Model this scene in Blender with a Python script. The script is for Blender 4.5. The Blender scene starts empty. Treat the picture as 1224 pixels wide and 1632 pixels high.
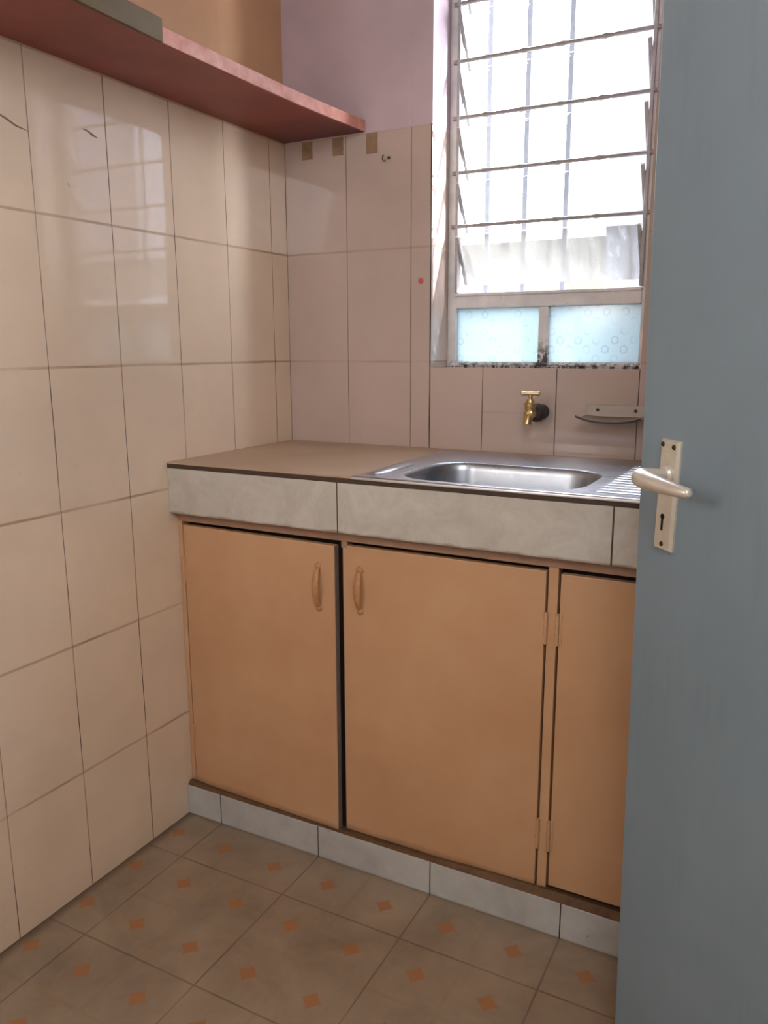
import bpy, bmesh, math, random
from mathutils import Vector, Matrix
random.seed(4)
SC = bpy.context.scene
COL = SC.collection
PI = math.pi

# ------------------------------------------------------------------ helpers
def srgb(r, g, b):
    f = lambda c: (c/255/12.92) if c/255 <= .04045 else ((c/255+.055)/1.055)**2.4
    return (f(r), f(g), f(b), 1.0)

class NT:
    """small wrapper to write node trees tersely"""
    def __init__(self, name):
        self.m = bpy.data.materials.new(name); self.m.use_nodes = True
        self.t = self.m.node_tree; self.t.nodes.clear()
        self.out = self.n('ShaderNodeOutputMaterial')
    def n(self, kind, **kw):
        nd = self.t.nodes.new(kind)
        for k, v in kw.items(): setattr(nd, k, v)
        return nd
    def put(self, sock, v):
        if isinstance(v, bpy.types.NodeSocket): self.t.links.new(v, sock)
        elif v is not None:
            try: sock.default_value = v
            except Exception: sock.default_value = tuple(v)[:3]
    def math(self, op, a, b=None, c=None, clamp=False):
        nd = self.n('ShaderNodeMath', operation=op, use_clamp=clamp)
        self.put(nd.inputs[0], a)
        if b is not None: self.put(nd.inputs[1], b)
        if c is not None: self.put(nd.inputs[2], c)
        return nd.outputs[0]
    def vmath(self, op, a, b=None, scale=None):
        nd = self.n('ShaderNodeVectorMath', operation=op)
        self.put(nd.inputs[0], a)
        if b is not None: self.put(nd.inputs[1], b)
        if scale is not None: self.put(nd.inputs['Scale'], scale)
        return nd.outputs[0]
    def obj_xyz(self):
        tc = self.n('ShaderNodeTexCoord'); s = self.n('ShaderNodeSeparateXYZ')
        self.t.links.new(tc.outputs['Object'], s.inputs[0])
        self.P = tc.outputs['Object']
        return s.outputs[0], s.outputs[1], s.outputs[2]
    def noise(self, scale, detail=3, rough=.5, vec=None, dist=0):
        nd = self.n('ShaderNodeTexNoise'); nd.inputs['Scale'].default_value = scale
        nd.inputs['Detail'].default_value = detail; nd.inputs['Roughness'].default_value = rough
        nd.inputs['Distortion'].default_value = dist
        v = vec if vec is not None else self.P
        self.t.links.new(v, nd.inputs['Vector'])
        return nd.outputs['Fac']
    def ramp(self, v, a, b, lo=0., hi=1.):
        nd = self.n('ShaderNodeMapRange', clamp=True); self.put(nd.inputs[0], v)
        for i, x in zip((1, 2, 3, 4), (a, b, lo, hi)): self.put(nd.inputs[i], x)
        return nd.outputs[0]
    def mix(self, f, a, b):
        nd = self.n('ShaderNodeMix', data_type='RGBA'); self.put(nd.inputs[0], f)
        self.put(nd.inputs[6], a); self.put(nd.inputs[7], b)
        return nd.outputs[2]
    def periodic(self, c, off, per, w, soft=.0006):
        d = self.math('PINGPONG', self.math('SUBTRACT', c, off), per/2)
        return self.ramp(d, w/2, w/2+soft, 1, 0)
    def line(self, c, at, w, soft=.0006):
        d = self.math('ABSOLUTE', self.math('SUBTRACT', c, at))
        return self.ramp(d, w/2, w/2+soft, 1, 0)
    def bsdf(self, color, rough=.5, metal=0, spec=.5, bump=None, bstr=.2, bdist=.002, normal=None):
        b = self.n('ShaderNodeBsdfPrincipled')
        self.put(b.inputs['Base Color'], color); self.put(b.inputs['Roughness'], rough)
        self.put(b.inputs['Metallic'], metal); self.put(b.inputs['Specular IOR Level'], spec)
        if bump is not None:
            bn = self.n('ShaderNodeBump'); bn.inputs['Strength'].default_value = bstr
            bn.inputs['Distance'].default_value = bdist
            self.t.links.new(bump, bn.inputs['Height'])
            if normal is not None: self.t.links.new(normal, bn.inputs['Normal'])
            normal = bn.outputs[0]
        if normal is not None: self.t.links.new(normal, b.inputs['Normal'])
        self.t.links.new(b.outputs[0], self.out.inputs[0])
        self.b = b
        return self.m

def plain(name, rgb, rough=.5, metal=0, var=.12, scale=30, bstr=.1, spec=.5, dark=None):
    t = NT(name); t.obj_xyz()
    c = srgb(*rgb); k = 1-var*2
    d = dark and srgb(*dark) or (c[0]*k, c[1]*k, c[2]*k, 1)
    n = t.noise(scale, 4, .6)
    col = t.mix(t.ramp(n, .3, .75), d, c)
    return t.bsdf(col, rough, metal, spec, bump=t.noise(scale*6, 3), bstr=bstr, bdist=.0008)

class MB:
    def __init__(self): self.bm = bmesh.new()
    def box(self, x0, x1, y0, y1, z0, z1, bev=0, seg=2):
        r = bmesh.ops.create_cube(self.bm, size=1)
        vs = r['verts']
        for v in vs:
            v.co = Vector(((x0+x1)/2+v.co.x*(x1-x0), (y0+y1)/2+v.co.y*(y1-y0), (z0+z1)/2+v.co.z*(z1-z0)))
        if bev:
            es = list({e for v in vs for e in v.link_edges})
            bmesh.ops.bevel(self.bm, geom=es, offset=bev, segments=seg, profile=.5, affect='EDGES')
        return self
    def rings(self, rings, cap=True, closed=True):
        """rings: list of lists of points (same count) lofted together"""
        bm = self.bm
        R = [[bm.verts.new(p) for p in r] for r in rings]
        n = len(R[0])
        for a, b in zip(R, R[1:]):
            for i in range(n if closed else n-1):
                j = (i+1) % n
                try: bm.faces.new((a[i], a[j], b[j], b[i]))
                except ValueError: pass
        if cap:
            for r in (R[0], R[-1]):
                try: bm.faces.new(r)
                except ValueError: pass
        return self
    def tube(self, pts, rad, n=12, flat=1., up=None):
        """sweep of an ellipse; rad = number or list; flat squeezes along the second axis"""
        pts = [Vector(p) for p in pts]
        if not hasattr(rad, '__len__'): rad = [rad]*len(pts)
        rings = []; U = Vector(up) if up else None
        for i, p in enumerate(pts):
            a = pts[max(i-1, 0)]; b = pts[min(i+1, len(pts)-1)]
            t = (b-a).normalized()
            u = U or (Vector((0, 0, 1)) if abs(t.z) < .9 else Vector((1, 0, 0)))
            s = t.cross(u).normalized(); w = s.cross(t).normalized()
            U = w if not up else U
            rings.append([p+s*(rad[i]*math.cos(2*PI*k/n))+w*(rad[i]*flat*math.sin(2*PI*k/n)) for k in range(n)])
        return self.rings(rings)
    def cyl(self, a, b, r, n=20, r2=None):
        return self.tube([a, b], [r, r if r2 is None else r2], n)
    def lathe(self, prof, origin, axis, n=24):
        """prof: list of (radius, distance along axis)"""
        o = Vector(origin); t = Vector(axis).normalized()
        u = Vector((0, 0, 1)) if abs(t.z) < .9 else Vector((1, 0, 0))
        s = t.cross(u).normalized(); w = s.cross(t)
        return self.rings([[o+t*d+s*(r*math.cos(2*PI*k/n))+w*(r*math.sin(2*PI*k/n)) for k in range(n)] for r, d in prof])
    def prism(self, poly, z0, z1):
        return self.rings([[(x, y, z0) for x, y in poly], [(x, y, z1) for x, y in poly]])
    def build(self, name, mat, parent=None, smooth=False, angle=40):
        bm = self.bm
        bmesh.ops.recalc_face_normals(bm, faces=bm.faces)
        me = bpy.data.meshes.new(name); bm.to_mesh(me); bm.free()
        me.materials.append(mat)
        o = bpy.data.objects.new(name, me); COL.objects.link(o)
        if parent: o.parent = parent
        if smooth:
            for p in me.polygons: p.use_smooth = True
            try: me.set_sharp_from_angle(angle=math.radians(angle))
            except Exception: pass
        return o

def tag(o, label=None, cat=None, group=None, kind=None):
    if label: o['label'] = label
    if cat: o['category'] = cat
    if group: o['group'] = group
    if kind: o['kind'] = kind
    return o
def empty(name, loc=(0, 0, 0)):
    o = bpy.data.objects.new(name, None); COL.objects.link(o); o.location = loc
    o.empty_display_size = .05
    return o

# ------------------------------------------------------------------ measures (metres)
RX = 1.79            # right wall
RY = -2.60           # front wall (behind the camera)
CZ = 2.60            # ceiling
TH = .3044           # wall tile height
ROW = 1.2014         # one grout row
TOP = ROW+2*TH       # end of the tiling
WX0, WX1, WZ0, WZ1 = .465, 1.025, 1.187, 2.27   # window opening
WT = .20             # thickness of the window wall
CT = .965            # worktop height
CF = -.549           # worktop front

# ------------------------------------------------------------------ materials
def tile_wall(name, vertical, paint_rgb, tile_rgb, horiz_axis):
    t = NT(name); x, y, z = t.obj_xyz()
    h = y if horiz_axis == 'y' else x
    wob = t.math('MULTIPLY', t.math('SUBTRACT', t.noise(9, 2), .5), .0012)
    hz = t.math('ADD', h, wob)
    V = vertical(t, hz, z)
    zz = t.math('ADD', z, t.math('MULTIPLY', t.math('SUBTRACT', t.noise(7, 3), .5), .002))
    H = t.periodic(zz, ROW, TH, .0042, .0015)
    if horiz_axis == 'x':
        V = t.math('MULTIPLY', V, t.math('LESS_THAN', y, .001))
        band = t.math('MULTIPLY', t.math('GREATER_THAN', x, WX0-.004), t.math('LESS_THAN', x, WX1+.0))
        low = t.math('LESS_THAN', z, WZ0-.002)
        H = t.math('MULTIPLY', H, t.math('SUBTRACT', 1, t.math('MULTIPLY', band, low)))
        half = t.math('MULTIPLY', t.line(z, 1.07, .0025, .001),
                      t.math('MULTIPLY', t.math('GREATER_THAN', x, .619), t.math('LESS_THAN', x, .76)))
        H = t.math('MAXIMUM', H, t.math('MULTIPLY', half, .45))
    n1 = t.noise(2.2, 4, .6); n2 = t.noise(55, 3, .6)
    c = srgb(*tile_rgb); cd = tuple(v*.86 for v in c[:3])+(1,)
    col = t.mix(t.ramp(n1, .35, .7), cd, c)
    col = t.mix(t.ramp(n2, .62, .85, 0, .12), col, srgb(150, 122, 100))
    # grime specks
    col = t.mix(t.ramp(t.noise(120, 2, .5), .77, .8, 0, .35), col, srgb(96, 66, 48))
    hs = t.math('MULTIPLY', H, t.ramp(t.noise(4, 2), .35, .65, .35, .85))
    col = t.mix(hs, col, srgb(166, 138, 112))
    vs = t.math('MULTIPLY', V, t.ramp(t.noise(5, 2), .35, .6, .55, 1.))
    col = t.mix(vs, col, srgb(70, 50, 38))
    # paint above the tiling
    pm = t.ramp(zz, TOP-.001, TOP+.001)
    pc = srgb(*paint_rgb); pd = tuple(v*.8 for v in pc[:3])+(1,)
    pcol = t.mix(t.ramp(t.noise(3, 4, .6), .35, .7), pd, pc)
    col = t.mix(pm, col, pcol)
    groove = t.math('MAXIMUM', H, V)
    rough = t.math('ADD', t.ramp(n2, .3, .8, .03, .065), t.math('MULTIPLY', groove, .5))
    rough = t.math('MAXIMUM', rough, t.math('MULTIPLY', pm, .55))
    # every tile sits at its own very small tilt
    ih = t.math('FLOOR', t.math('DIVIDE', t.math('SUBTRACT', h, -.0765 if horiz_axis == 'y' else .0037), .2))
    iz = t.math('FLOOR', t.math('DIVIDE', t.math('SUBTRACT', z, ROW), TH))
    cb = t.n('ShaderNodeCombineXYZ'); t.put(cb.inputs[0], ih); t.put(cb.inputs[1], iz)
    wn = t.n('ShaderNodeTexWhiteNoise', noise_dimensions='2D'); t.t.links.new(cb.outputs[0], wn.inputs['Vector'])
    off = t.vmath('SCALE', t.vmath('SUBTRACT', wn.outputs['Color'], (.5, .5, .5)), scale=.010)
    geo = t.n('ShaderNodeNewGeometry')
    nrm = t.vmath('NORMALIZE', t.vmath('ADD', geo.outputs['Normal'], off))
    hgt = t.math('SUBTRACT', t.math('MULTIPLY', t.noise(4, 1), .25), groove)
    return t.bsdf(col, rough, 0, .5, bump=hgt, bstr=.25, bdist=.0012, normal=nrm)

M = {}
M['wall_left'] = tile_wall('tiled_wall_left', lambda t, h, z: t.periodic(h, -.0765, .2, .0018), (205, 160, 122), (238, 216, 193), 'y')
def vback(t, h, z):
    a = t.math('MAXIMUM', t.line(h, .2037, .0014), t.line(h, .4040, .0016))
    b = t.math('MAXIMUM', t.line(h, WX0-.002, .004), t.line(h, 1.024, .0018))
    a = t.math('MAXIMUM', a, b)
    low = t.math('MAXIMUM', t.line(h, .618, .0022), t.line(h, .819, .0018))
    low = t.math('MULTIPLY', low, t.math('LESS_THAN', z, WZ0))
    a = t.math('MAXIMUM', a, low)
    a = t.math('MAXIMUM', a, t.line(h, .0, .003))
    r = t.math('MULTIPLY', t.periodic(h, 1.024, .2, .0018), t.math('GREATER_THAN', h, 1.0))
    return t.math('MAXIMUM', a, r)
M['wall_back'] = tile_wall('tiled_wall_back', vback, (200, 180, 190), (197, 177, 168), 'x')  # mauve upper paint has the bluish window glare mixed into its colour
M['paint'] = plain('plain_wall_paint', (196, 186, 172), .6, var=.06, scale=4)
M['ceiling'] = plain('ceiling_paint', (205, 195, 180), .8, var=.04, scale=4)

def floor_mat():
    t = NT('patterned_floor_tiles'); x, y, z = t.obj_xyz()
    per = .304; ox, oy = .114, -.700
    jx = t.periodic(x, ox, per, .0026, .0015); jy = t.periodic(y, oy, per, .0026, .0015)
    J = t.math('MAXIMUM', jx, jy)
    fx = t.math('MAXIMUM', t.periodic(x, ox+.152, per, .004, .005), t.periodic(y, oy+.152, per, .004, .005))
    dx = t.math('PINGPONG', t.math('SUBTRACT', x, ox+.076), .076)
    dy = t.math('PINGPONG', t.math('SUBTRACT', y, oy+.076), .076)
    nz = t.math('MULTIPLY', t.math('SUBTRACT', t.noise(160, 2), .5), .006)
    dd = t.math('ADD', t.math('ADD', t.math('POWER', dx, .85), t.math('POWER', dy, .85)), nz)
    D = t.ramp(dd, .036, .046, 1, 0)
    th = t.math('ADD', dx, 0)
    n1 = t.noise(6, 5, .65, dist=.4); n2 = t.noise(28, 4, .6)
    col = t.mix(t.ramp(n1, .3, .7), srgb(126, 109, 93), srgb(156, 138, 120))
    col = t.mix(t.ramp(n2, .45, .75, 0, .4), col, srgb(160, 134, 104))
    col = t.mix(t.math('MULTIPLY', fx, t.ramp(t.noise(11, 2), .35, .6, .05, .4)), col, srgb(132, 112, 82))
    col = t.mix(t.math('MULTIPLY', J, t.ramp(t.noise(7, 2), .3, .6, .35, .8)), col, srgb(100, 82, 66))
    col = t.mix(t.math('MULTIPLY', D, .85), col, srgb(158, 104, 62))
    # darker brown strip along the left wall
    col = t.mix(t.ramp(x, .002, .03, .75, 0), col, srgb(70, 50, 38))
    return t.bsdf(col, t.ramp(n2, .3, .7, .28, .45), 0, .4, bump=t.math('SUBTRACT', t.math('MULTIPLY', n2, .2), J), bstr=.2, bdist=.001)
M['floor'] = floor_mat()

def fascia_mat():
    t = NT('grey_marbled_tile'); x, y, z = t.obj_xyz()
    J = t.math('MAXIMUM', t.line(x, .491, .0022), t.math('MAXIMUM', t.line(x, 1.092, .0028), t.line(x, 1.69, .0022)))
    n1 = t.noise(9, 6, .7, dist=1.2); n2 = t.noise(40, 4, .65)
    col = t.mix(t.ramp(n1, .35, .68), srgb(184, 177, 168), srgb(202, 197, 190))
    col = t.mix(t.ramp(n2, .5, .8, 0, .3), col, srgb(162, 146, 126))
    # worn brown lower and upper edge
    e = t.math('ADD', z, t.math('MULTIPLY', t.math('SUBTRACT', t.noise(26, 3), .5), .012))
    col = t.mix(t.ramp(e, .836, .842, .8, 0), col, srgb(120, 92, 68))
    col = t.mix(J, col, srgb(66, 50, 40))
    return t.bsdf(col, .3, 0, .5, bump=t.math('SUBTRACT', t.math('MULTIPLY', n2, .2), J), bstr=.2, bdist=.001)
M['fascia'] = fascia_mat()
def plinth_mat():
    t = NT('grey_plinth_tile'); x, y, z = t.obj_xyz()
    J = t.periodic(x, .114, .304, .0024)
    n1 = t.noise(8, 4, .6)
    col = t.mix(t.ramp(n1, .3, .7), srgb(168, 166, 164), srgb(198, 198, 196))
    col = t.mix(t.ramp(z, 0, .006, .8, 0), col, srgb(80, 62, 50))
    col = t.mix(t.ramp(t.noise(90, 2), .72, .76, 0, .6), col, srgb(80, 62, 48))
    col = t.mix(J, col, srgb(70, 54, 44))
    return t.bsdf(col, .3, 0, .5)
M['plinth'] = plinth_mat()
M['cement'] = plain('brown_cement_top', (184, 156, 130), .36, var=.06, scale=7, bstr=.15)
M['edge_dark'] = plain('dark_dirty_edge', (74, 56, 44), .7, var=.15, scale=40)

def peach_mat():
    t = NT('peach_gloss_paint'); x, y, z = t.obj_xyz()
    n1 = t.noise(3, 4, .6); n2 = t.noise(45, 3, .6)
    col = t.mix(t.ramp(n1, .3, .7), srgb(186, 141, 105), srgb(200, 159, 123))
    col = t.mix(t.ramp(n2, .68, .85, 0, .3), col, srgb(170, 116, 74))
    e = t.math('ADD', z, t.math('MULTIPLY', t.math('SUBTRACT', t.noise(14, 3), .5), .02))
    col = t.mix(t.ramp(e, .085, .105, .6, 0), col, srgb(96, 62, 36))
    return t.bsdf(col, .38, 0, .45, bump=n2, bstr=.06, bdist=.001)
M['peach'] = peach_mat()
M['peach_worn'] = plain('worn_peach_paint', (190, 140, 98), .42, var=.1, scale=90, dark=(168, 116, 76))
M['rail'] = plain('brown_pink_rail_paint', (168, 130, 108), .5, var=.12, scale=30)
M['rot'] = plain('rotten_brown_board', (112, 80, 52), .8, var=.25, scale=60, bstr=.5)
M['crack'] = plain('brown_crack_stain', (136, 104, 86), .6, var=.12, scale=60)
M['gap_shade'] = plain('dark_gap_shade', (46, 28, 20), .8, var=.1, scale=20)
M['door_edge'] = plain('grey_door_edge', (128, 112, 100), .6, var=.12, scale=40)

def steel(name, rgb, rough, streak=(1, 3, 1)):
    t = NT(name); t.obj_xyz()
    mp = t.n('ShaderNodeMapping'); mp.inputs['Scale'].default_value = streak; t.t.links.new(t.P, mp.inputs[0])
    n = t.noise(30, 3, .6, vec=mp.outputs[0]); n2 = t.noise(7, 4, .6)
    c = srgb(*rgb); d = tuple(v*.9 for v in c[:3])+(1,)
    return t.bsdf(t.mix(t.ramp(n2, .3, .7), d, c), t.ramp(n, .3, .7, rough*.85, rough*1.2), 1, .5)
M['steel'] = steel('brushed_stainless_steel', (190, 188, 192), .36)
M['steel_bowl'] = steel('satin_stainless_bowl', (172, 178, 188), .30)
M['steel_dull'] = steel('dull_stained_steel', (160, 150, 144), .42)
M['drain'] = steel('drain_metal', (150, 150, 150), .25)
M['brass'] = plain('aged_brass', (206, 178, 128), .3, metal=.85, var=.14, scale=60)
M['brass_light'] = plain('worn_pale_brass', (232, 208, 168), .3, metal=.9, var=.12, scale=80)
M['rubber'] = plain('dark_grey_sealant', (62, 54, 54), .6, var=.2, scale=90, bstr=.6)
M['alu'] = plain('pale_worn_aluminium', (214, 206, 192), .38, metal=.35, var=.08, scale=60)
M['alu_lever'] = plain('satin_aluminium_lever', (222, 214, 204), .3, metal=.45, var=.05, scale=40)
M['black'] = plain('black_hole', (14, 11, 10), .9, var=.1, scale=20)
M['screw'] = plain('dark_screw_head', (70, 58, 46), .45, metal=.7, var=.1, scale=60)

def door_mat():
    t = NT('blue_grey_door_paint'); t.obj_xyz()
    n1 = t.noise(2, 4, .6); n2 = t.noise(70, 3, .6)
    mp = t.n('ShaderNodeMapping'); mp.inputs['Scale'].default_value = (5, 5, .7); t.t.links.new(t.P, mp.inputs[0])
    n3 = t.noise(5, 4, .6, vec=mp.outputs[0])
    col = t.mix(t.ramp(n1, .3, .7), srgb(114, 130, 142), srgb(128, 144, 156))
    col = t.mix(t.ramp(n3, .55, .8, 0, .35), col, srgb(102, 112, 120))
    col = t.mix(t.ramp(n2, .74, .8, 0, .3), col, srgb(96, 96, 94))
    return t.bsdf(col, .5, 0, .4, bump=t.noise(160, 2), bstr=.05, bdist=.0006)
M['door'] = door_mat()

def shelf_mat():
    t = NT('red_oxide_shelf_paint'); x, y, z = t.obj_xyz()
    n1 = t.noise(5, 4, .6)
    col = t.mix(t.ramp(n1, .3, .7), srgb(122, 58, 48), srgb(146, 74, 62))
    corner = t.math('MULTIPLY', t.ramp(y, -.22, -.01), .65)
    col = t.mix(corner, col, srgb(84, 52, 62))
    return t.bsdf(col, .5, 0, .4, bump=t.noise(60, 3), bstr=.1, bdist=.001)
M['shelf'] = shelf_mat()
M['shelf_edge'] = plain('pink_chipped_edge', (222, 168, 152), .55, var=.15, scale=26, dark=(190, 120, 106))
M['olive'] = plain('olive_brown_strip', (98, 78, 42), .6, var=.1, scale=20)
M['tape'] = plain('brown_tape_residue', (156, 128, 100), .55, var=.16, scale=40, dark=(128, 100, 76))
M['red'] = plain('red_sticker', (206, 84, 84), .5, var=.15, scale=200)

def frame_mat():
    t = NT('peeling_white_window_paint'); x, y, z = t.obj_xyz()
    n = t.noise(70, 4, .7); n1 = t.noise(12, 3, .6)
    col = t.mix(t.ramp(n1, .3, .7), srgb(206, 202, 204), srgb(238, 234, 234))
    g = t.math('MULTIPLY', t.ramp(z, 1.190, 1.206, 1, 0), t.ramp(n, .47, .56))
    col = t.mix(g, col, srgb(52, 48, 50))
    mu = t.math('MULTIPLY', t.math('MULTIPLY', t.line(x, .744, .03, .004), t.ramp(z, 1.22, 1.27, 1, 0)), t.ramp(n, .42, .5))
    col = t.mix(mu, col, srgb(70, 62, 62))
    col = t.mix(t.ramp(n, .66, .72, 0, .6), col, srgb(110, 98, 92))
    return t.bsdf(col, .5, 0, .4)
M['frame'] = frame_mat()
M['rod'] = plain('grey_steel_rod', (158, 150, 148), .5, metal=.1, var=.15, scale=90)
M['clip'] = plain('grey_louvre_clip', (172, 168, 168), .5, metal=.1, var=.15, scale=60)
M['bars'] = plain('painted_burglar_bar', (150, 156, 168), .6, var=.1, scale=40)

def glass_mat(name, haze, film=(84, 83, 82), tint=(1, 1, 1, 1)):
    """thin clear pane: transparent + mirror reflection + a film of dirt that scatters light"""
    t = NT(name); t.obj_xyz()
    tr = t.n('ShaderNodeBsdfTransparent'); tr.inputs[0].default_value = tint
    gl = t.n('ShaderNodeBsdfGlossy'); gl.inputs['Roughness'].default_value = .03
    lw = t.n('ShaderNodeLayerWeight'); lw.inputs[0].default_value = .5
    m1 = t.n('ShaderNodeMixShader')
    t.put(m1.inputs[0], t.math('MULTIPLY_ADD', t.math('POWER', lw.outputs['Facing'], 5), .9, .03))
    t.t.links.new(tr.outputs[0], m1.inputs[1]); t.t.links.new(gl.outputs[0], m1.inputs[2])
    tl = t.n('ShaderNodeBsdfTranslucent'); tl.inputs[0].default_value = srgb(*film)
    df = t.n('ShaderNodeBsdfDiffuse'); df.inputs[0].default_value = srgb(220, 214, 210)
    md = t.n('ShaderNodeMixShader'); md.inputs[0].default_value = .25
    t.t.links.new(tl.outputs[0], md.inputs[1]); t.t.links.new(df.outputs[0], md.inputs[2])
    m2 = t.n('ShaderNodeMixShader')
    mp = t.n('ShaderNodeMapping'); mp.inputs['Scale'].default_value = (4, 1, 1); t.t.links.new(t.P, mp.inputs[0])
    h = t.ramp(t.noise(9, 5, .65, vec=mp.outputs[0]), .35, .75, haze*.7, haze*1.25)
    t.t.links.new(h, m2.inputs[0])
    t.t.links.new(m1.outputs[0], m2.inputs[1]); t.t.links.new(md.outputs[0], m2.inputs[2])
    t.t.links.new(m2.outputs[0], t.out.inputs[0])
    return t.m
M['glass'] = glass_mat('louvre_glass', .07)
M['glass_dirty'] = glass_mat('dirty_louvre_glass', .72, (104, 102, 98))

def frosted():
    t = NT('flower_pattern_obscure_glass'); x, y, z = t.obj_xyz()
    def rings(ox, oz, p):
        dx = t.math('PINGPONG', t.math('SUBTRACT', x, ox), p/2); dz = t.math('PINGPONG', t.math('SUBTRACT', z, oz), p/2)
        d = t.math('SQRT', t.math('ADD', t.math('MULTIPLY', dx, dx), t.math('MULTIPLY', dz, dz)))
        a = t.math('ARCTAN2', dz, dx)
        w = t.math('ADD', d, t.math('MULTIPLY', t.math('SINE', t.math('MULTIPLY', a, 8)), .0008))
        return t.line(w, .0088, .0018, .0016)
    R = t.math('MAXIMUM', rings(.50, 1.21, .048), rings(.524, 1.234, .048))
    R = t.math('MULTIPLY', R, t.ramp(t.noise(22, 3), .42, .6))
    col = t.mix(t.math('MULTIPLY', R, .55), srgb(158, 167, 169), srgb(108, 122, 124))
    tl = t.n('ShaderNodeBsdfTranslucent'); t.put(tl.inputs[0], col)
    gl = t.n('ShaderNodeBsdfGlossy'); gl.inputs['Roughness'].default_value = .15
    m = t.n('ShaderNodeMixShader'); m.inputs[0].default_value = .06
    t.t.links.new(tl.outputs[0], m.inputs[1]); t.t.links.new(gl.outputs[0], m.inputs[2])
    t.t.links.new(m.outputs[0], t.out.inputs[0])
    return t.m
M['frosted'] = frosted()
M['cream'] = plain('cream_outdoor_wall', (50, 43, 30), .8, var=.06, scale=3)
M['pillar'] = plain('pale_grey_render', (172, 180, 196), .8, var=.05, scale=6)
M['ground'] = plain('pale_concrete_yard', (170, 164, 156), .9, var=.1, scale=3)

# ------------------------------------------------------------------ the room shell
m = MB(); m.box(-.15, 3.0, RY-.1, WT, -.1, 0)
tag(m.build('floor', M['floor']), 'cream floor tiles with small orange diamonds', 'floor', kind='structure')
m = MB(); m.box(-.15, 3.0, RY-.1, WT, CZ, CZ+.1)
tag(m.build('ceiling', M['ceiling']), 'plain ceiling above the kitchen', 'ceiling', kind='structure')
m = MB(); m.box(-.15, 0, RY, WT, 0, CZ)
wl = tag(m.build('wall_left', M['wall_left']), 'glossy cream tiled wall under the red shelf', 'wall', kind='structure')
m = MB()
m.box(0, WX0, 0, WT, 0, CZ); m.box(WX1, RX+.1, 0, WT, 0, CZ)
m.box(WX0, WX1, 0, WT, 0, WZ0); m.box(WX0, WX1, 0, WT, WZ1, CZ)
wb = tag(m.build('wall_back', M['wall_back']), 'cream tiled wall holding the louvre window', 'wall', kind='structure')
m = MB(); m.box(RX, RX+.1, -1.34, 0, 0, CZ); m.box(RX, RX+.1, RY, -1.34, 2.12, CZ)
tag(m.build('wall_right', M['paint']), 'painted wall behind the blue-grey door', 'wall', kind='structure')
m = MB(); m.box(0, 3.0, RY-.1, RY, 0, CZ)
tag(m.build('wall_front', M['paint']), 'painted wall behind the viewer', 'wall', kind='structure')
m = MB(); m.box(2.9, 3.0, RY, 0, 0, CZ)
tag(m.build('wall_passage', M['paint']), 'painted wall across the passage outside the door', 'wall', kind='structure')

# thin dark crack meandering over the upper left tiles
def ribbon(mb, pts, w):
    for (a, b), (wa, wb_) in zip(zip(pts, pts[1:]), zip(w, w[1:])):
        mb.rings([[(.0004, a[0], a[1]-wa/2), (.0004, a[0], a[1]+wa/2)], [(.0004, b[0], b[1]-wb_/2), (.0004, b[0], b[1]+wb_/2)]], cap=False, closed=False)
m = MB()
ribbon(m, [(-.98, 1.686), (-.95, 1.675), (-.925, 1.668), (-.905, 1.660), (-.885, 1.657), (-.876, 1.655)], [.001, .002, .005, .004, .002, .001])
ribbon(m, [(-.742, 1.690), (-.728, 1.689), (-.715, 1.684), (-.70, 1.680)], [.001, .004, .006, .001])
ribbon(m, [(-.79, 1.575), (-.785, 1.568)], [.003, .002])
m.build('crack', M['crack'], wl)

# ------------------------------------------------------------------ window
win = tag(empty('window_1', (0, 0, 0)), 'white metal louvre window with two patterned panes below', 'window', kind='structure')
FY0, FY1 = .112, .150
m = MB()
m.box(WX0, .491, FY0, FY1, WZ0, WZ1, .002); m.box(.997, WX1, FY0, FY1, WZ0, WZ1, .002)
m.box(.491, .997, FY0, FY1, WZ0, 1.200, .002); m.box(.491, .997, FY0, FY1, WZ1-.03, WZ1, .002)
m.box(.500, .988, FY0-.006, FY0+.004, 1.192, 1.197, .001)
m.build('window_frame', M['frame'], win)
m = MB(); m.box(.491, .997, FY0-.004, FY1, 1.348, 1.388, .003); m.box(.491, .997, FY0-.010, FY0, 1.380, 1.388, .002)
m.build('transom', M['frame'], win)
m = MB(); m.box(.731, .757, FY0, FY1, 1.200, 1.348, .003)
m.build('mullion', M['frame'], win)
for x0, x1 in ((.491, .731), (.757, .997)):
    m = MB(); m.box(x0, x1, .128, .132, 1.200, 1.348)
    m.build('patterned_pane', M['frosted'], win)
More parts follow.
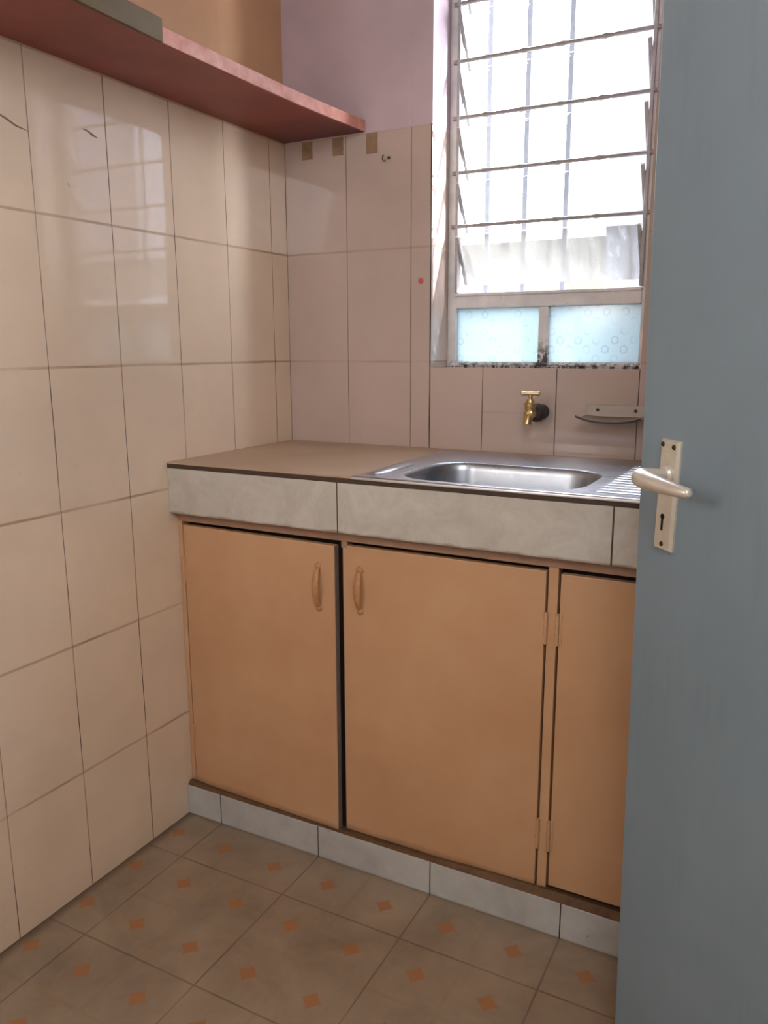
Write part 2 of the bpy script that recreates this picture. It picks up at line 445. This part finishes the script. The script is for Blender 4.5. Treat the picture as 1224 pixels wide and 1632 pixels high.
# the upright channels carrying the louvre clips
for x in (.494, .994):
    m = MB(); m.box(x-.004, x+.004, .100, .126, 1.39, WZ1-.03, .001)
    m.build('louvre_channel', M['clip'], win)
for i in range(6):
    zt = 1.536+i*.139; zb = zt-.123; yt, yb = .088, .162
    d = Vector((0, yb-yt, zb-zt)).normalized(); nn = Vector((0, d.z, -d.y))*.0025
    def slab(mb, x0, x1, a, b, th):
        off = Vector((0, d.z, -d.y))*th
        A = Vector((0, yt, zt))+d*a; B = Vector((0, yt, zt))+d*b
        mb.rings([[Vector((x0, 0, 0))+A-off, Vector((x0, 0, 0))+B-off, Vector((x0, 0, 0))+B+off, Vector((x0, 0, 0))+A+off],
                  [Vector((x1, 0, 0))+A-off, Vector((x1, 0, 0))+B-off, Vector((x1, 0, 0))+B+off, Vector((x1, 0, 0))+A+off]])
    L = math.hypot(yb-yt, zb-zt)
    m = MB(); slab(m, .503, .985, 0, L, .0025)
    bl = m.build('louvre_blade', M['glass_dirty'] if i == 0 else M['glass'], win)
    for x0, x1 in ((.4985, .5065), (.9815, .9895)):
        m = MB(); slab(m, x0, x1, -.002, L*.97, .0055)
        m.build('louvre_clip', M['clip'], bl)
for i in range(5):
    z = 1.566+i*.1385
    m = MB(); m.tube([(.478, .106, z), (1.012, .106, z)], .0052, 10)
    for x in (.57, .67, .77, .875): m.tube([(x-.012, .106, z), (x, .106, z), (x+.012, .106, z)], [.0052, .0072, .0052], 10)
    m.build('security_rod', M['rod'], win, smooth=True)

# ------------------------------------------------------------------ outdoors
for x in (.430, .536, .646, .762):        # upright burglar bars fixed across the outside of the window
    m = MB(); m.box(x-.007, x+.007, .220, .228, 1.1, 2.4, .001)
    m.build('burglar_bar', M['bars'], win)
for z in (1.1, 2.37):
    m = MB(); m.box(.40, 1.1, .228, .235, z, z+.03, .001)
    for x in (.41, 1.07): m.box(x, x+.02, .2002, .230, z+.006, z+.024, .001)
    m.build('cross_bar', M['bars'], win)
m = MB(); m.prism([(.859, .285), (1.3, .45), (1.3, .70), (.859, .70)], -.2, 4.2)
tag(m.build('outdoor_pillar', M['pillar']), 'pale grey pillar outside the right half of the window', 'pillar', kind='structure')
m = MB(); m.box(-4, 5, 2.3, 2.5, -.2, 1.80)
tag(m.build('outdoor_wall', M['cream']), 'cream boundary wall outside beyond the window', 'wall', kind='structure')
m = MB(); m.box(-6, 7, WT+.001, 8, -.3, -.2)
tag(m.build('outdoor_ground', M['ground']), 'pale yard ground outside the window', 'ground', kind='structure')

# ------------------------------------------------------------------ shelf along the left wall
ZS = 1.8125
m = MB()
edge = [(0, .262), (-.15, .250), (-.30, .241), (-.50, .236), (-.75, .234), (-1.0, .242), (-1.5, .245), (-2.3, .245)]
poly = [(0.0005, -2.3)]+[(0.0005, -.0005)]+[(x, min(y, -.0005)) for y, x in edge]
m.prism(poly, ZS, ZS+.028)
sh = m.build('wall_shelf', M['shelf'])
tag(sh, 'long red-brown shelf high on the left tiled wall', 'shelf')
m = MB()
pts = [(x, min(y, -.001)) for y, x in edge if y >= -.75]
m.rings([[(x-.0005, y, ZS+.001), (x+.004, y, ZS+.001), (x+.004, y, ZS+.029), (x-.0005, y, ZS+.029)] for x, y in pts])
tag(m.build('front_edge', M['shelf_edge'], sh), 'chipped pink front edge')
m = MB(); pts = [(x, y) for y, x in edge if y <= -.75]
m.rings([[(x-.001, y, ZS+.0005), (x+.007, y, ZS+.0005), (x+.007, y, ZS+.042), (x-.001, y, ZS+.042)] for x, y in pts])
tag(m.build('edge_strip', M['olive'], sh), 'olive brown strip covering the near front edge')

# ------------------------------------------------------------------ marks and bits on the back wall
for (x0, x1, z0, lab) in ((.061, .095, 1.761, 'brown tape strip on the back wall nearest the corner, under the shelf'),
                          (.161, .196, 1.762, 'brown tape strip on the back wall between two others'),
                          (.267, .303, 1.756, 'brown tape strip on the back wall just past the shelf end')):
    m = MB(); zt = 1.8085
    n = 7; j = lambda: random.uniform(-.0012, .0012)
    L = [(x0+j(), -.0009, z0+(zt-z0)*k/n) for k in range(n+1)]; Rr = [(x1+j(), -.0009, z0+(zt-z0)*k/n) for k in range(n+1)]
    ring = L+Rr[::-1]
    m.rings([ring, [(a, .0003, c) for a, b, c in ring]])
    tag(m.build('tape_strip', M['tape']), lab, 'tape', group='tape strips under the shelf')
m = MB(); m.lathe([(.001, 0), (.007, 0), (.008, .0004), (.008, .001)], (.434, -.0008, 1.4175), (0, 1, 0), 14)
tag(m.build('sticker', M['red'], smooth=True), 'tiny red sticker on the tile left of the window', 'sticker')
hk = MB()
hk.tube([(.322, -.0005, 1.748), (.321, -.006, 1.745), (.321, -.008, 1.736), (.326, -.008, 1.731), (.331, -.008, 1.734)], .0013, 8)
hk.lathe([(.0005, 0), (.004, .0002), (.0045, .002), (.003, .004)], (.338, -.0045, 1.739), (0, 1, 0), 12)
tag(hk.build('wall_hook', M['edge_dark'], smooth=True), 'small dark bent hook on the tile right of the tape strips', 'hook')

# ------------------------------------------------------------------ base cabinet
cab = tag(empty('base_cabinet', (RX/2, CF, 0)), 'peach painted cupboard with flush doors under the sink worktop', 'cabinet')
def cpart(mb, name, mat, parent=cab, **k):
    o = mb.build(name, mat, parent, **k)
    if parent is cab: o.matrix_parent_inverse = Matrix.Translation(-cab.location)
    return o
YD = -.522           # face of the cupboard doors
for x0, x1 in ((.001, .014), (.966, .986), (1.374, 1.394), (1.768, RX-.001)):
    m = MB(); m.box(x0, x1, YD, YD+.03, .086, .834, .001)
    cpart(m, 'stile', M['peach'])
m = MB(); m.box(0.002, RX-.002, YD-.002, YD+.03, .812, .835, .001); m.box(.484, .499, YD-.0005, YD+.03, .796, .812, .001)
cpart(m, 'top_rail', M['rail'])
m = MB(); m.box(.002, RX-.002, YD+.034, YD+.045, .088, .8115); m.box(.002, RX-.002, YD+.008, YD+.034, .083, .088)
cpart(m, 'gap_shade_panel', M['gap_shade'])  # dark panel painting the shade seen through the door gaps
m = MB(); m.box(.0015, RX-.0015, CF+.006, CF+.03, 0, .084, .001)
cpart(m, 'plinth', M['plinth'])
m = MB()
prof = [(.002, .010), (.1, .006), (.25, .003), (.45, .0025), (.6, .002), (.72, .004), (.85, .012), (1.0, .016), (1.14, .016), (1.4, .012), (1.78, .01)]
m.rings([[(x, CF+.008, .084), (x, YD+.02, .084), (x, YD+.02, .0845+h*.4), (x, CF+.018, .084+h)] for x, h in prof])
cpart(m, 'bottom_rail', M['rot'])

def handle(mb, x, y, z0, z1):
    """arched bow pull with flattened round ends"""
    n = 14; P = []
    for k in range(n+1):
        s = k/n; P.append((x, y-.002-.012*math.sin(PI*s)**.7, z0+.013+(z1-z0-.026)*s))
    mb.tube(P, [.0055+.004*math.sin(PI*k/n) for k in range(n+1)], 12, flat=.6, up=(0, 1, 0))
    for zc in (z0+.008, z1-.008):
        mb.lathe([(.0005, .0045), (.006, .004), (.0085, .002), (.009, 0)], (x, y, zc), (0, -1, 0), 16)

def cupboard_door(x0, x1, z0, z1, y, hx, ang, hinge_side, label, hz):
    w = x1-x0
    hinge_x = x0 if hinge_side < 0 else x1
    root = empty('cupboard_door', (hinge_x, y, 0))
    root.parent = cab; root.matrix_parent_inverse = Matrix.Translation(-cab.location)
    root.rotation_euler = (0, 0, math.radians(ang))
    root['label'] = label
    a, b = x0-hinge_x, x1-hinge_x
    mb = MB(); mb.box(a, b, 0, .017, z0, z1, .0015)
    mb.build('door_panel', M['peach'], root)
    mb = MB(); e = b if hinge_side < 0 else a
    s = 1 if hinge_side < 0 else -1
    mb.box(min(e, e+s*.0012), max(e, e+s*.0012), .0012, .017, z0+.001, z1-.001)
    mb.build('door_edge', M['door_edge'], root)
    mb = MB(); handle(mb, hx-hinge_x, 0, *hz)
    mb.build('pull_handle', M['peach_worn'], root, smooth=True)
    for za, zb in ((.187, .256), (.650, .717)):
        mb = MB(); e = 0
        s = 1 if hinge_side < 0 else -1
        mb.tube([(-s*.003, -.002, za), (-s*.003, -.002, zb)], .0042, 10)
        for q in range(1, 5):
            zz = za+(zb-za)*q/5
            mb.tube([(-s*.003, -.002, zz-.0012), (-s*.003, -.002, zz+.0012)], .0050, 10)
        mb.box(min(0, s*.006), max(0, s*.006), -.0015, .002, za, zb)
        mb.build('hinge', M['peach'], root, smooth=True)
    return root
cupboard_door(.017, .474, .088, .802, YD, .430, -1.9, -1, 'slightly ajar left door', (.640, .757))
cupboard_door(.488, .961, .088, .802, YD, .532, 0, 1, 'wide middle door below the sink bowl', (.644, .756))
cupboard_door(.991, 1.370, .104, .800, YD, 1.33, 0, -1, 'door running behind the open entrance door', (.644, .756))
cupboard_door(1.398, 1.764, .104, .800, YD, 1.44, 0, 1, 'rightmost door hidden behind the entrance door', (.644, .756))

# ------------------------------------------------------------------ worktop
BX0, BX1, BY0, BY1 = .60, 1.025, -.528, -.235      # hole for the bowl
m = MB()
m.box(.001, BX0, -.546, -.001, .935, CT); m.box(BX1, RX-.001, -.546, -.001, .935, CT)
m.box(BX0, BX1, BY1, -.001, .935, CT); m.box(BX0, BX1, -.546, BY0, .935, CT)
wt = m.build('worktop', M['cement'])
tag(wt, 'brown cement worktop with a tiled front edge', 'worktop')
m = MB(); m.box(.001, RX-.001, CF, -.531, .8355, .950, .0012)
tag(m.build('fascia', M['fascia'], wt), 'grey marbled tile front')
m = MB()
xs = [.001+k*(RX-.002)/90 for k in range(91)]
jig = [random.uniform(-.0012, .0012) for _ in xs]
m.rings([[(x, CF+.0005+j, .9500), (x, -.546, .9500), (x, -.546, .9612), (x, CF-.0002+j, .9612)] for x, j in zip(xs, jig)])
tag(m.build('edge_joint', M['edge_dark'], wt), 'dark dirty joint below the worktop edge')
m = MB(); m.box(.001, RX-.001, CF-.001, -.546, .9612, CT, .0008)
m.build('front_lip', M['cement'], wt)

# ------------------------------------------------------------------ sink
SX0, SX1, SY0, SY1 = .528, 1.50, -.5522, -.048
sk = empty('kitchen_sink', (SX0, SY0, CT)); tag(sk, 'stainless steel inset sink with one bowl and a ribbed drainer', 'sink')
def spart(mb, name, mat, **k):
    o = mb.build(name, mat, sk, **k); o.matrix_parent_inverse = Matrix.Translation(-sk.location); return o
def rrect(x0, x1, y0, y1, r, n=10):
    P = []
    for cx, cy, a0 in ((x1-r, y1-r, 0), (x0+r, y1-r, 90), (x0+r, y0+r, 180), (x1-r, y0+r, 270)):
        for k in range(n+1):
            a = math.radians(a0+90*k/n); P.append((cx+r*math.cos(a), cy+r*math.sin(a)))
    return P
ZT = CT+.0035
# top sheet: rolled outer rim, flat deck, ring round the bowl
m = MB(); bx0, bx1, by0, by1 = .612, 1.014, -.5255, -.241
N = 10
def ringz(x0, x1, y0, y1, r, z): return [(x, y, z) for x, y in rrect(x0, x1, y0, y1, r, N)]
m.rings([ringz(SX0, SX1, SY0, SY1, .0012, CT-.0045), ringz(SX0, SX1, SY0, SY1, .0012, CT+.0005), ringz(SX0+.0015, SX1-.0015, SY0+.0015, SY1-.0015, .002, ZT-.0010), ringz(SX0+.005, SX1-.005, SY0+.004, SY1-.005, .004, ZT-.0002),
         ringz(SX0+.012, SX1-.012, SY0+.010, SY1-.012, .006, ZT-.0006),
         ringz(bx0-.008, bx1+.008, by0-.004, by1+.008, .094, ZT-.0006), ringz(bx0-.003, bx1+.003, by0-.002, by1+.003, .091, ZT-.0012)], cap=False)
# pressed drainer ribs
for k in range(13):
    y = -.505+k*.031
    x0 = bx1+.032 if y < -.26 else bx1+.032
    m.tube([(x0, y, ZT-.003), (x0+.006, y, ZT-.0012), (SX1-.075, y, ZT-.0012), (SX1-.068, y, ZT-.003)], [.004, .0085, .0085, .004], 14, flat=.36, up=(0, 0, 1))
# raised bead pressed into the left end of the deck
for (yy0, yy1, xx, rr) in ((-.520, -.340, .564, .017),):
    m.tube([(xx, yy0, ZT-.003), (xx, yy0+.006, ZT-.0012), (xx, yy1-.006, ZT-.0012), (xx, yy1, ZT-.003)], [rr*.5, rr, rr, rr*.5], 16, flat=.35, up=(0, 0, 1))
spart(m, 'sink_deck', M['steel'], smooth=True, angle=50)
m = MB()
def inner(o, z): return ringz(bx0-.003+o, bx1+.003-o, by0-.002+o, by1+.003-o, max(.091-o, .02), z)
prof = [(0, ZT-.0012), (.003, ZT-.003), (.006, ZT-.008), (.009, ZT-.02), (.016, ZT-.08), (.021, ZT-.118), (.028, ZT-.135), (.042, ZT-.146), (.065, ZT-.150), (.09, ZT-.152), (.12, ZT-.153)]
m.rings([inner(o, z) for o, z in prof], cap=False)
m.bm.faces.new([m.bm.verts[-k-1] for k in range(len(inner(.12, 0)))] if m.bm.verts.ensure_lookup_table() is None else [])
spart(m, 'sink_bowl', M['steel_bowl'], smooth=True, angle=60)
m = MB(); m.lathe([(.002, .0035), (.02, .0035), (.034, .004), (.040, .0025), (.041, 0)], ((bx0+bx1)/2, (by0+by1)/2, ZT-.1530), (0, 0, 1), 28)
spart(m, 'drain', M['drain'], smooth=True)

# ------------------------------------------------------------------ brass tap
TX, TZ = .785, 1.077
tp = empty('bib_tap', (TX, -.0005, TZ)); tp.rotation_euler = (0, 0, math.radians(-6)); tag(tp, 'brass bib tap with a T handle on the tiled wall above the sink', 'tap')
m = MB()
m.lathe([(.004, .0005), (.019, .0008), (.020, .010), (.0175, .014), (.0175, .019), (.0215, .023), (.0235, .032), (.0235, .043), (.0215, .052), (.017, .058), (.008, .060)], (0, 0, 0), (0, -1, 0), 20)
m.build('inlet_collar', M['rubber'], tp, smooth=True)
m = MB()
m.lathe([(.006, .055), (.011, .057), (.0125, .066), (.0135, .078), (.012, .092), (.003, .097)], (0, 0, 0), (0, -1, 0), 20)
# downward spout
m.tube([(0, -.076, .004), (0, -.083, -.002), (0, -.089, -.009), (0, -.093, -.016), (0, -.095, -.023), (0, -.0955, -.026)], [.0115, .012, .0115, .0105, .0105, .0105], 16)
m.build('tap_body', M['brass'], tp, smooth=True)
m = MB()
m.lathe([(.004, .004), (.0125, .006), (.013, .016), (.0145, .017), (.0145, .026), (.011, .028), (.009, .036), (.0055, .037), (.0050, .050), (.001, .051)], (0, -.080, 0), (0, 0, 1), 16)
m.build('bonnet', M['brass'], tp, smooth=True, angle=30)
m = MB()
a = math.radians(12)
hx, hy = math.cos(a), math.sin(a)
m.tube([(-.025*hx, -.080-.025*hy, .050), (-.022*hx, -.080-.022*hy, .050), (-.010*hx, -.080-.010*hy, .050), (0, -.080, .050), (.010*hx, -.080+.010*hy, .050), (.022*hx, -.080+.022*hy, .050), (.025*hx, -.080+.025*hy, .050)], [.002, .0068, .0050, .0062, .0050, .0068, .002], 12)
m.build('tee_handle', M['brass_light'], tp, smooth=True)

# ------------------------------------------------------------------ steel soap dish
sd = empty('soap_dish', (.97, 0, 1.08)); tag(sd, 'dull steel soap dish fixed to the wall right of the tap', 'soap dish')
m = MB(); m.box(-.072, .078, -.0025, .0004, -.014, .019, .0008)
m.build('back_plate', M['steel_dull'], sd)
m = MB()
# curved tray: loft along y with upturned front lip
sec = [(-.002, -.011, 0, .072), (-.016, -.013, .003, .075), (-.048, -.013, .006, .076), (-.080, -.012, .0085, .077), (-.094, -.0105, .0095, .077), (-.099, -.0075, .0095, .077), (-.101, -.0045, .0095, .077)]
rings = []
for y, z, dip, w in sec:
    top = [(-w+.003+2*w*k/12, y, z+.0018-dip*(1-(2*k/12-1)**2)+.003*abs(2*k/12-1)**6) for k in range(13)]
    bot = [(p[0], y, p[2]-.0018) for p in top]
    rings.append(top+bot[::-1])
m.rings(rings)
m.build('tray', M['steel_dull'], sd, smooth=True)
for x in (-.043, .050):
    m = MB(); m.lathe([(.0005, .0025), (.0035, .002), (.0042, 0)], (x, -.0025, .006), (0, -1, 0), 12)
    m.build('screw', M['screw'], sd, smooth=True)

# ------------------------------------------------------------------ the open entrance door
TILT = math.radians(-1.3); AZ = math.radians(-43)
H = Vector((math.cos(AZ), math.sin(AZ), 0))
base = Vector((1.186, -.836, 0))+H*(1.029*math.tan(-TILT))
m = MB(); m.box(0, .79, 0, .040, .012, 2.06, .0015)
door = m.build('door_1', M['door']); tag(door, 'blue-grey painted door standing open at the right', 'door', kind='structure')
door.location = base; door.rotation_euler = (0, TILT, AZ)
hs = empty('lever_handle', (.0645, 0, 1.036)); hs.parent = door; hs.rotation_euler = (0, math.radians(2.4), 0)
hs['label'] = 'pale aluminium lever handle'
m = MB()
# chamfered back plate: flat face with bevelled long sides
pw, ph = .0195, .078
m.rings([[(-pw, 0, -ph), (pw, 0, -ph), (pw, 0, ph), (-pw, 0, ph)], [(-pw, -.003, -ph), (pw, -.003, -ph), (pw, -.003, ph), (-pw, -.003, ph)],
         [(-pw+.004, -.0065, -ph+.002), (pw-.004, -.0065, -ph+.002), (pw-.004, -.0065, ph-.002), (-pw+.004, -.0065, ph-.002)]])
m.build('back_plate', M['alu'], hs)
m = MB()
zl = .030
P = [(0, -.006, zl), (0, -.020, zl), (-.001, -.036, zl), (.002, -.048, zl), (.010, -.056, zl), (.024, -.059, zl-.001), (.045, -.059, zl-.002), (.070, -.058, zl-.003), (.092, -.057, zl-.004), (.104, -.056, zl-.004), (.108, -.055, zl-.004)]
m.tube(P, [.0105, .0095, .0105, .0125, .0135, .0130, .0118, .0102, .0086, .0075, .004], 18, flat=.95, up=(0, 0, 1))
m.lathe([(.013, .006), (.014, .009), (.011, .013)], (0, 0, zl), (0, -1, 0), 20)
m.build('lever', M['alu_lever'], hs, smooth=True, angle=70)
m = MB()
m.lathe([(.0005, .0069), (.0042, .0069), (.0042, .006)], (-.002, 0, -.030), (0, -1, 0), 14)
m.box(-.0042, .0002, -.0069, -.006, -.050, -.030)
m.build('keyhole', M['black'], hs)
for x, z in ((-.013, .071), (.010, .069), (.000, -.069)):
    m = MB(); m.lathe([(.0005, .0082), (.0028, .0080), (.0038, .0066), (.0038, .006)], (x, 0, z), (0, -1, 0), 12)
    m.build('screw', M['screw'], hs, smooth=True)

# ------------------------------------------------------------------ light
w = bpy.data.worlds.new('sky'); SC.world = w; w.use_nodes = True
nt = w.node_tree; nt.nodes.clear()
wo = nt.nodes.new('ShaderNodeOutputWorld'); bg = nt.nodes.new('ShaderNodeBackground')
tc = nt.nodes.new('ShaderNodeTexCoord'); sx = nt.nodes.new('ShaderNodeSeparateXYZ'); cr = nt.nodes.new('ShaderNodeValToRGB')
nt.links.new(tc.outputs['Generated'], sx.inputs[0]); nt.links.new(sx.outputs[2], cr.inputs[0])
cr.color_ramp.elements[0].color = (.95, .97, 1, 1); cr.color_ramp.elements[1].color = (.68, .82, 1, 1)
nt.links.new(cr.outputs[0], bg.inputs[0]); bg.inputs[1].default_value = 43.0
nt.links.new(bg.outputs[0], wo.inputs[0])

def lamp(name, kind, loc, direction, **kw):
    l = bpy.data.lights.new(name, kind)
    for k, v in kw.items(): setattr(l, k, v)
    o = bpy.data.objects.new(name, l); COL.objects.link(o); o.location = loc
    o.rotation_euler = Vector(direction).to_track_quat('-Z', 'Y').to_euler()
    return o
lamp('sun', 'SUN', (3, 1.5, 4), (-1, -.335, -.75), energy=14.0, angle=math.radians(.6), color=(1, .95, .88))
lamp('passage_light', 'AREA', (.28, -2.5, 1.70), (.30, 1, .03), energy=7.5, shape='RECTANGLE', size=.25, size_y=.6, color=(1, .95, .90))
lamp('left_wall_fill', 'AREA', (1.62, -2.35, 2.15), (-1, .55, -.30), energy=16.5, shape='RECTANGLE', size=.6, size_y=.6, color=(.94, .97, 1))  # added fill that brightens the left wall, no actual source stands here
po = lamp('window_portal', 'AREA', ((WX0+WX1)/2, WT+.005, (WZ0+WZ1)/2), (0, -1, 0), shape='RECTANGLE', size=WX1-WX0, size_y=WZ1-WZ0)
po.data.cycles.is_portal = True

# ------------------------------------------------------------------ camera
cam = bpy.data.cameras.new('camera'); co = bpy.data.objects.new('camera', cam); COL.objects.link(co)
YAW, PITCH, ROLL, FPX = -.4856, -.2026, -.0031, 1274.67
fw = Vector((math.sin(YAW)*math.cos(PITCH), math.cos(YAW)*math.cos(PITCH), math.sin(PITCH)))
r = Vector((math.cos(YAW), -math.sin(YAW), 0)); u = r.cross(fw)
r2 = r*math.cos(ROLL)+u*math.sin(ROLL); u2 = -r*math.sin(ROLL)+u*math.cos(ROLL)
mw = Matrix((r2, u2, -fw)).transposed().to_4x4(); mw.translation = Vector((1.3937, -2.0368, 1.2405))
co.matrix_world = mw
cam.sensor_fit = 'HORIZONTAL'; cam.sensor_width = 36; cam.lens = 36*FPX/1224; cam.clip_start = .02
SC.camera = co
SC.view_settings.view_transform = 'Standard'
SC.view_settings.look = 'None'
SC.view_settings.exposure = 0.0
SC.cycles.max_bounces = 14; SC.cycles.diffuse_bounces = 6; SC.cycles.glossy_bounces = 6
SC.cycles.transparent_max_bounces = 24; SC.cycles.sample_clamp_indirect = 4
